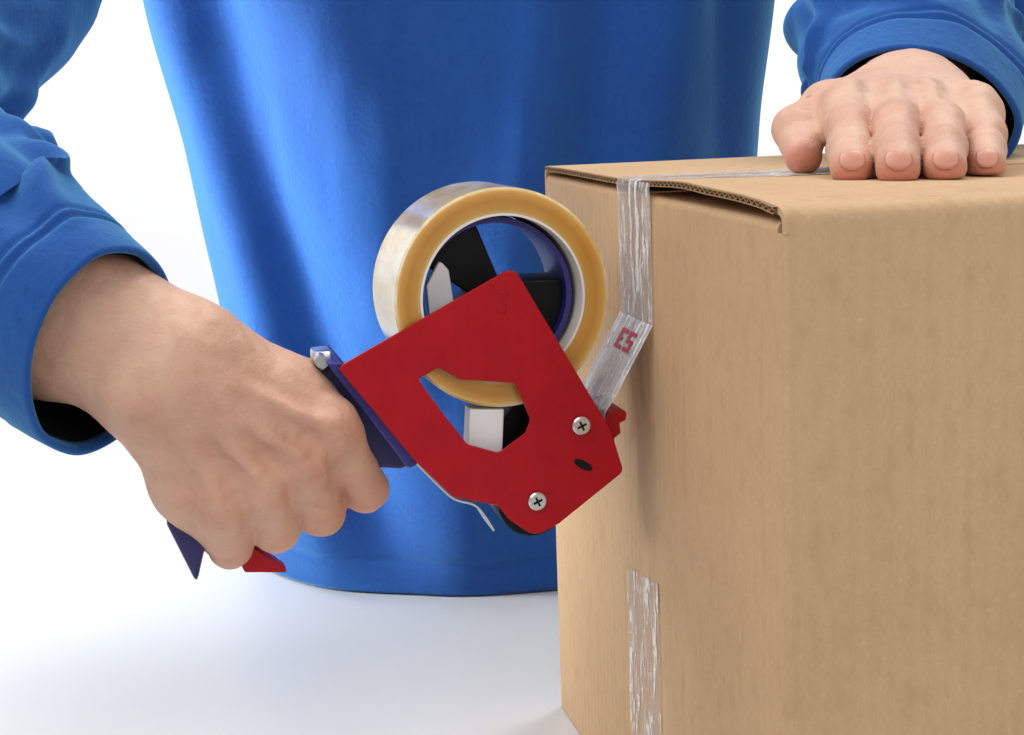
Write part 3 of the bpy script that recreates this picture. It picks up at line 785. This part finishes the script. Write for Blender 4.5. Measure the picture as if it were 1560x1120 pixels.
for q in ((1304, 155, .803, 8.5), (1366, 147, .798, 8.8), (1426, 151, .801, 8.5), (1475, 165, .806, 7.8)):
    LF = smin(LF, CND(q, (q[0], q[1] + 2, q[2] - .004, q[3])), .014)
for x, y, d in ((1335, 138, .800), (1397, 134, .798), (1452, 146, .802)):
    LF = smax(LF, -CND((x, y - 20, d, 3.2), (x, y - 6, d - .02, 2.4)), .016)
# grooves between the fingers
for a, b in (((1256, 215, .80, 1.2), (1232, 150, .822, .9)),):
    LF = smax(LF, -CND(a, b), .0035)
# knuckle creases across the fingers
for L_ in (l_idx, l_mid, l_rin, l_lit, l_thb):
    for j, amp in ((1, .00028), (2, .00038)):
        c = D4(L_[j]); ax = D4(L_[j + 1]) - D4(L_[j - 1]); ax /= np.linalg.norm(ax)
        dx, dy, dz = hand.X - c[0], hand.Y - c[1], hand.Z - c[2]
        al = dx * ax[0] + dy * ax[1] + dz * ax[2]; rr = dx * dx + dy * dy + dz * dz
        LF += (amp * np.sin(al * 2 * np.pi / 0.0034) * np.exp(-(al / .0055) ** 2) * np.exp(-rr / .016 ** 2)).astype(np.float32)
LF += (0.0003 * vnoise(hand.X * 170, hand.Y * 170, hand.Z * 170, 9)).astype(np.float32)
# the pads flatten where they press on the flap
LF = smax(LF, (BOX_H + 0.0012) - hand.Z, .0015)
Vl, Fl = nets(hand, LF); Vl = relax(Vl, Fl, 3)
fll = np.zeros(len(Vl))
for L_ in (l_idx, l_mid, l_rin, l_lit, l_thb):
    tip = D4((L_[3][0], L_[3][1] + 14, L_[3][2] - .006))
    fll = np.maximum(fll, 0.85 * np.exp(-(np.linalg.norm(Vl - tip, axis=1) / .0115) ** 3))
    fll = np.maximum(fll, 0.25 * np.exp(-(np.linalg.norm(Vl - D4(L_[1]), axis=1) / .012) ** 2))

# ---- the rest of the body under the clothes, coarse
TCX, TCY = -0.020, 1.392
bodyF = Field((-0.62, 0.78, 0.10), (0.62, 1.62, 1.06), 0.011)
tr = bodyF.chain([(-.06, TCY + .03, .12), (-.06, TCY + .03, .45), (-.10, TCY + .03, .78)], [.11, .115, .11], .02)
tr = smin(tr, bodyF.chain([(.05, TCY + .03, .12), (.05, TCY + .03, .45), (.07, TCY + .03, .78)], [.11, .115, .11], .02), .05)
R_EL, R_SH = world_d(-330, 270, .96), np.array([-.235, TCY + .01, .84])
L_EL, L_SH = world_d(1640, -190, 1.12), np.array([.20, TCY + .01, .84])
tr = smin(tr, bodyF.chain([W4((20, 410, -34, 0)), R_EL, R_SH], [.030, .036, .052], .02), .05)
tr = smin(tr, bodyF.chain([world_d(1398, 107, .955), world_d(1400, 30, 1.0), L_EL, L_SH], [.024, .030, .038, .052], .02), .05)
tr = smin(tr, bodyF.cone((-.015, TCY + .01, .84), (-.015, TCY, .95), .065, .055), .05)
Vb, Fb = nets(bodyF, tr)
Va = np.vstack([Vr, Vl, Vb]); Fa = np.vstack([Fr, Fl + len(Vr), Fb + len(Vr) + len(Vl)])
me = bpy.data.meshes.new('person'); me.vertices.add(len(Va)); me.vertices.foreach_set('co', Va.astype(np.float32).ravel())
me.loops.add(Fa.size); me.loops.foreach_set('vertex_index', Fa.astype(np.int32).ravel())
me.polygons.add(len(Fa)); me.polygons.foreach_set('loop_start', np.arange(0, Fa.size, 4, dtype=np.int32))
try: me.polygons.foreach_set('loop_total', np.full(len(Fa), 4, np.int32))
except Exception: pass
me.update(calc_edges=True); me.validate()
at = me.attributes.new('flush', 'FLOAT', 'POINT')
at.data.foreach_set('value', np.concatenate([flr, fll, np.zeros(len(Vb))]).astype(np.float32))
person = link_mesh('person', me, M_SKIN)
tag(person, 'person in a blue fleece jacket taping a box, one palm on its lid', 'person')

# fingernails of the flat hand: small curved plates on the last joints
def nail(L_, wid, lng, turn=0.0, fwd=0.44):
    a, b = D4(L_[2]), D4(L_[3]); ax = b - a; ax /= np.linalg.norm(ax)
    upv = Z - ax * (Z @ ax); upv /= np.linalg.norm(upv); sd = np.cross(ax, upv)
    upv = upv * math.cos(turn) + sd * math.sin(turn); sd = np.cross(ax, upv)
    rad = L_[3][3] / 1000
    V, F = [], []; nu, nv = 11, 9
    for i in range(nu):
        for j in range(nv):
            s_, t_ = -1 + 2 * i / (nu - 1), j / (nv - 1)
            wd = wid * (1 - 0.34 * (2 * t_ - 1) ** 4 - .10 * (1 - t_))
            ang = s_ * wd / rad * 0.5
            along = (t_ - 0.5) * lng * math.sqrt(max(0, 1 - 0.42 * s_ * s_))
            base = b + ax * (rad * fwd + along)
            f2 = rad * fwd + along
            drop = rad - math.sqrt(max(rad * rad - max(f2, 0) ** 2, (rad * .25) ** 2))
            q = b + ax * (f2 - 0.0) + upv * ((rad - drop * .85) * math.cos(ang) + 0.00004 - .0002 * abs(2 * t_ - 1) ** 3) + sd * (rad * 1.0) * math.sin(ang)
            V.append(q)
    for i in range(nu - 1):
        for j in range(nv - 1): F.append((i * nv + j, (i + 1) * nv + j, (i + 1) * nv + j + 1, i * nv + j + 1))
    o = mesh_obj('fingernail', V, F, M_NAIL, person, True)
    md = o.modifiers.new('thickness', 'SOLIDIFY'); md.thickness = .0003; md.offset = -1
    return o
for L_, wd in ((l_idx, .0128), (l_mid, .0132), (l_rin, .0126), (l_lit, .0108)): nail(L_, wd, .0106)

# ------------------------------------------------------------------ jacket
def tube(name, path, radii, rimcut, foldf, mt, parent, nu=240, nv=190, lining=None, refup=(0, 0, 1)):
    # path: points from the cuff inwards; radii: (a, b, tilt) semi-axes at those points
    C_ = smooth_path(path, nv); A = smooth_path(radii, nv)
    T = np.gradient(C_, axis=0); T /= np.linalg.norm(T, axis=1)[:, None]
    if rimcut is not None: # the rim's plane differs from the path's normal
        for i in range(nv):
            k = max(0, 1 - i / (nv * 0.22)); T[i] = T[i] * (1 - k) + rimcut * k; T[i] /= np.linalg.norm(T[i])
    ref = np.array(refup, float); N1 = np.cross(T, ref); N1 /= np.linalg.norm(N1, axis=1)[:, None]; N2 = np.cross(N1, T)
    arc = np.r_[0, np.cumsum(np.linalg.norm(np.diff(C_, axis=0), axis=1))]
    th = np.linspace(0, 2 * np.pi, nu, endpoint=False)
    TH_, AR = np.meshgrid(th, arc)
    disp = foldf(TH_, AR)
    def ring(i, off, sh=0.0):
        a, b, tl = A[i]; c_, s_ = np.cos(th - tl), np.sin(th - tl)
        rr = 1.0 / np.sqrt((c_ / a) ** 2 + (s_ / b) ** 2) + disp[i] + off
        return C_[i] + T[i] * sh + N1[i] * (rr * np.cos(th))[:, None] + N2[i] * (rr * np.sin(th))[:, None]
    rows = []
    t2 = 0.0022
    for j in range(28, -1, -2): rows.append(ring(j + 1, -2 * t2))           # turned-in hem
    for k in range(1, 6):
        a_ = math.pi * k / 6; rows.append(ring(0, -t2 - t2 * math.cos(a_), -t2 * 1.2 * math.sin(a_)))
    first_out = len(rows)
    for i in range(nv): rows.append(ring(i, 0.0))
    V = np.vstack(rows); F = []
    for i in range(len(rows) - 1):
        for j in range(nu):
            k = (j + 1) % nu; F.append((i * nu + j, i * nu + k, (i + 1) * nu + k, (i + 1) * nu + j))
    o = mesh_obj(name, V, F, mt, parent, True)
    if lining is not None:
        rows = [ring(i, -2.6 * t2 - .0001 * i) for i in range(2, int(nv * 0.20), 2)]
        V = np.vstack(rows); F = []
        for i in range(len(rows) - 1):
            for j in range(nu):
                k = (j + 1) % nu; F.append((i * nu + j, (i + 1) * nu + j, (i + 1) * nu + k, i * nu + k))
        mesh_obj('sleeve_lining', V, F, lining, o, True)
    return o

# torso
def torso():
    nu, nz = 360, 330; hem, top = 0.0015, 0.86
    zs = hem + (top - hem) * np.linspace(0, 1, nz)
    th = np.linspace(0, 2 * np.pi, nu, endpoint=False)
    zk = [0, .10, .21, .34, .44, .60, .75, .82, .90]
    xl = [-.225, -.232, -.240, -.262, -.287, -.300, -.290, -.24, -.12]
    xr = [.178, .192, .203, .212, .226, .245, .245, .20, .09]
    dp = [.182, .176, .162, .152, .145, .145, .140, .12, .07]
    XL, XR, DP = (np.interp(zs, zk, a) for a in (xl, xr, dp))
    ker = np.hanning(31); ker /= ker.sum()
    XL, XR, DP = (np.convolve(np.pad(a, 15, mode='edge'), ker, 'valid') for a in (XL, XR, DP))
    V = []
    T_, Z_ = np.meshgrid(th, zs)
    # th = 0 is the right edge, -pi/2 faces the camera
    dx = np.cos(T_); dy = np.sin(T_)
    e = 2.25
    rr = (np.abs(dx) ** e + np.abs(dy) ** e) ** (-1 / e)
    cx = ((XL + XR) / 2)[:, None]; hw = ((XR - XL) / 2)[:, None]; dd = DP[:, None]
    X = cx + hw * rr * dx; Y = TCY + dd * rr * dy
    front = np.clip(-dy, 0, 1) ** 0.6
    # folds: (x at hem, x at z=.45, width, depth)
    F_ = np.zeros_like(X)
    zf = np.clip(Z_ / .45, 0, 2)
    for x0, x1, wd, am in ((-.095, -.215, .030, -.018), (-.150, -.262, .020, .012), (-.030, -.14, .040, .010), (.02, .075, .040, -.010), (-.03, .025, .030, .008), (.10, .125, .030, .009), (.15, .172, .020, -.010), (.07, .10, .022, -.005)):
        xc = x0 + (x1 - x0) * zf + .012 * np.sin(zf * 3 + x0 * 40)
        F_ += am * np.exp(-((X - xc) / wd) ** 2)
    F_ *= 1.5
    F_ += .0075 * vnoise(X * 8, Z_ * 4.0, 0, 21) + .0036 * vnoise(X * 20 + Z_ * 12, Z_ * 7, 0, 22) + .0010 * vnoise(X * 60, Z_ * 22, 0, 23)
    # a soft roll of cloth above the hem and a flatter band along it
    F_ += .010 * np.exp(-((Z_ - .055) / .045) ** 2) - .012 * np.exp(-(Z_ / .018) ** 2)
    F_ = F_ * np.clip(.08 + Z_ / .13, 0, 1)
    F_ += -.0022 * np.exp(-((Z_ - .026) / .0028) ** 2)
    s_ = F_ * (0.25 + 0.75 * front)
    X = X + s_ * dx * 0.6; Y = Y + s_ * dy
    V = np.stack([X, Y, Z_ + 0 * X], -1).reshape(-1, 3)
    F = []
    idx = np.arange(nz * nu).reshape(nz, nu)
    a, b, c, d = idx[:-1], np.roll(idx, -1, 1)[:-1], np.roll(idx, -1, 1)[1:], idx[1:]
    F = np.stack([a, b, c, d], -1).reshape(-1, 4)
    # hem turned under
    inn = V[:nu].copy(); cc = np.array([-.02, TCY, 0]); inn[:, :2] = cc[:2] + (inn[:, :2] - cc[:2]) * .93; inn[:, 2] = .0045
    top_c = V[-nu:].mean(0)
    V = np.vstack([V, inn, top_c[None]]); k0 = nz * nu
    F2 = [(k0 + j, k0 + (j + 1) % nu, (j + 1) % nu, j) for j in range(nu)]
    F3 = [((nz - 1) * nu + j, (nz - 1) * nu + (j + 1) % nu, k0 + nu) for j in range(nu)]
    return mesh_obj('jacket', V, [tuple(f) for f in F] + F2 + F3, M_CLOTH, person, True)
jacket = torso()

# right sleeve (gripping arm)
def make_folds(seed, K=44, a0=.02, a1=.46, amp=.0078):
    rg = np.random.RandomState(seed); Q = []
    for _ in range(K):
        Q.append((rg.uniform(0, 2 * np.pi), rg.uniform(a0, a1), rg.choice([-1, 1]) * rg.uniform(4, 26), rg.uniform(.10, .26), rg.uniform(.022, .07), amp * rg.uniform(.45, 1.15), rg.uniform(0, 6)))
    def fn(th, ar):
        d = np.zeros_like(th)
        for t0, ac, sl_, wd, ln, am, ph in Q:
            x = th - (t0 + sl_ * (ar - ac) + .12 * np.sin(ar * 60 + ph)); x = (x + np.pi) % (2 * np.pi) - np.pi
            e = np.exp(-((ar - ac) / ln) ** 2)
            d += am * e * (np.exp(-(x / wd) ** 2) - .55 * np.exp(-((x - 1.7 * wd) / (wd * 1.1)) ** 2))
        per = lambda f: f(th) * (1 - th / (2 * np.pi)) + f(th - 2 * np.pi) * (th / (2 * np.pi))
        d += .0042 * per(lambda t: vnoise(t * 1.1 + ar * 9, ar * 15, 0, seed)) + .0010 * per(lambda t: vnoise(t * 4 + ar * 20, ar * 70, 0, seed + 1))
        env = np.clip((ar - .010) / .05, .16, 1)
        gv = -.0020 * np.exp(-((ar - .026) / .0020) ** 2) + .0008 * np.exp(-((ar - .0285) / .0018) ** 2) - .0014 * np.exp(-((ar - .031) / .002) ** 2)
        return env * d + gv + .0010 * np.exp(-(ar / .012) ** 2)
    return fn
folds_r = make_folds(5); folds_l = make_folds(12)
wr = lambda x, y, w_: world_w(x, y, w_)
pr_ = [wr(152, 535, 8), wr(95, 492, -8), wr(18, 428, -36), wr(-100, 340, -75), world_d(-215, 255, .96), world_d(-215, 170, .995), world_d(-95, 50, 1.06), world_d(40, -110, 1.14), np.array([-.235, TCY + .0, .80])]
rr_ = [(.0400, .0500, 0), (.0450, .0530, 0), (.0510, .0570, 0), (.058, .060, 0), (.066, .064, 0), (.067, .066, 0), (.066, .066, 0), (.068, .068, 0), (.080, .080, 0)]
ax = wr(100, 500, -6) - wr(185, 552, 24)
rim = np.array(ax) / np.linalg.norm(ax)
tube('sleeve', pr_, rr_, rim, folds_r, M_CLOTH, jacket, lining=M_LINING, nv=300)
wl = world_d
pl_ = [wl(1402, 176, .892), wl(1402, 130, .925), wl(1382, 70, .965), wl(1390, 0, 1.01), wl(1470, -110, 1.08), wl(1560, -240, 1.15), wl(1440, -420, 1.27), np.array([.19, TCY, .80])]
rl_ = [(.0520, .0370, -.30), (.0590, .0490, -.25), (.0640, .0580, -.1), (.068, .064, 0), (.070, .066, 0), (.070, .068, 0), (.072, .07, 0), (.08, .08, 0)]
ax = wl(1410, 120, .97) - wl(1402, 176, .892); rim = ax / np.linalg.norm(ax)
tube('sleeve', pl_, rl_, rim, folds_l, M_CLOTH, jacket, lining=M_LINING, nv=280)

# trousers behind the table down to the floor
tf = Field((-.24, 1.33, FLOOR - .02), (.20, 1.60, .06), .014)
tq = tf.chain([(-.11, TCY + .055, .0), (-.12, TCY + .06, -.42), (-.12, TCY + .07, FLOOR + .06)], [.07, .062, .052], .02)
tq = smin(tq, tf.chain([(.07, TCY + .055, .0), (.08, TCY + .06, -.42), (.08, TCY + .07, FLOOR + .06)], [.07, .062, .052], .02), .02)
Vt, Ft = nets(tf, tq)
mesh_obj('trousers', Vt, Ft, M_TROUSER, person, True)
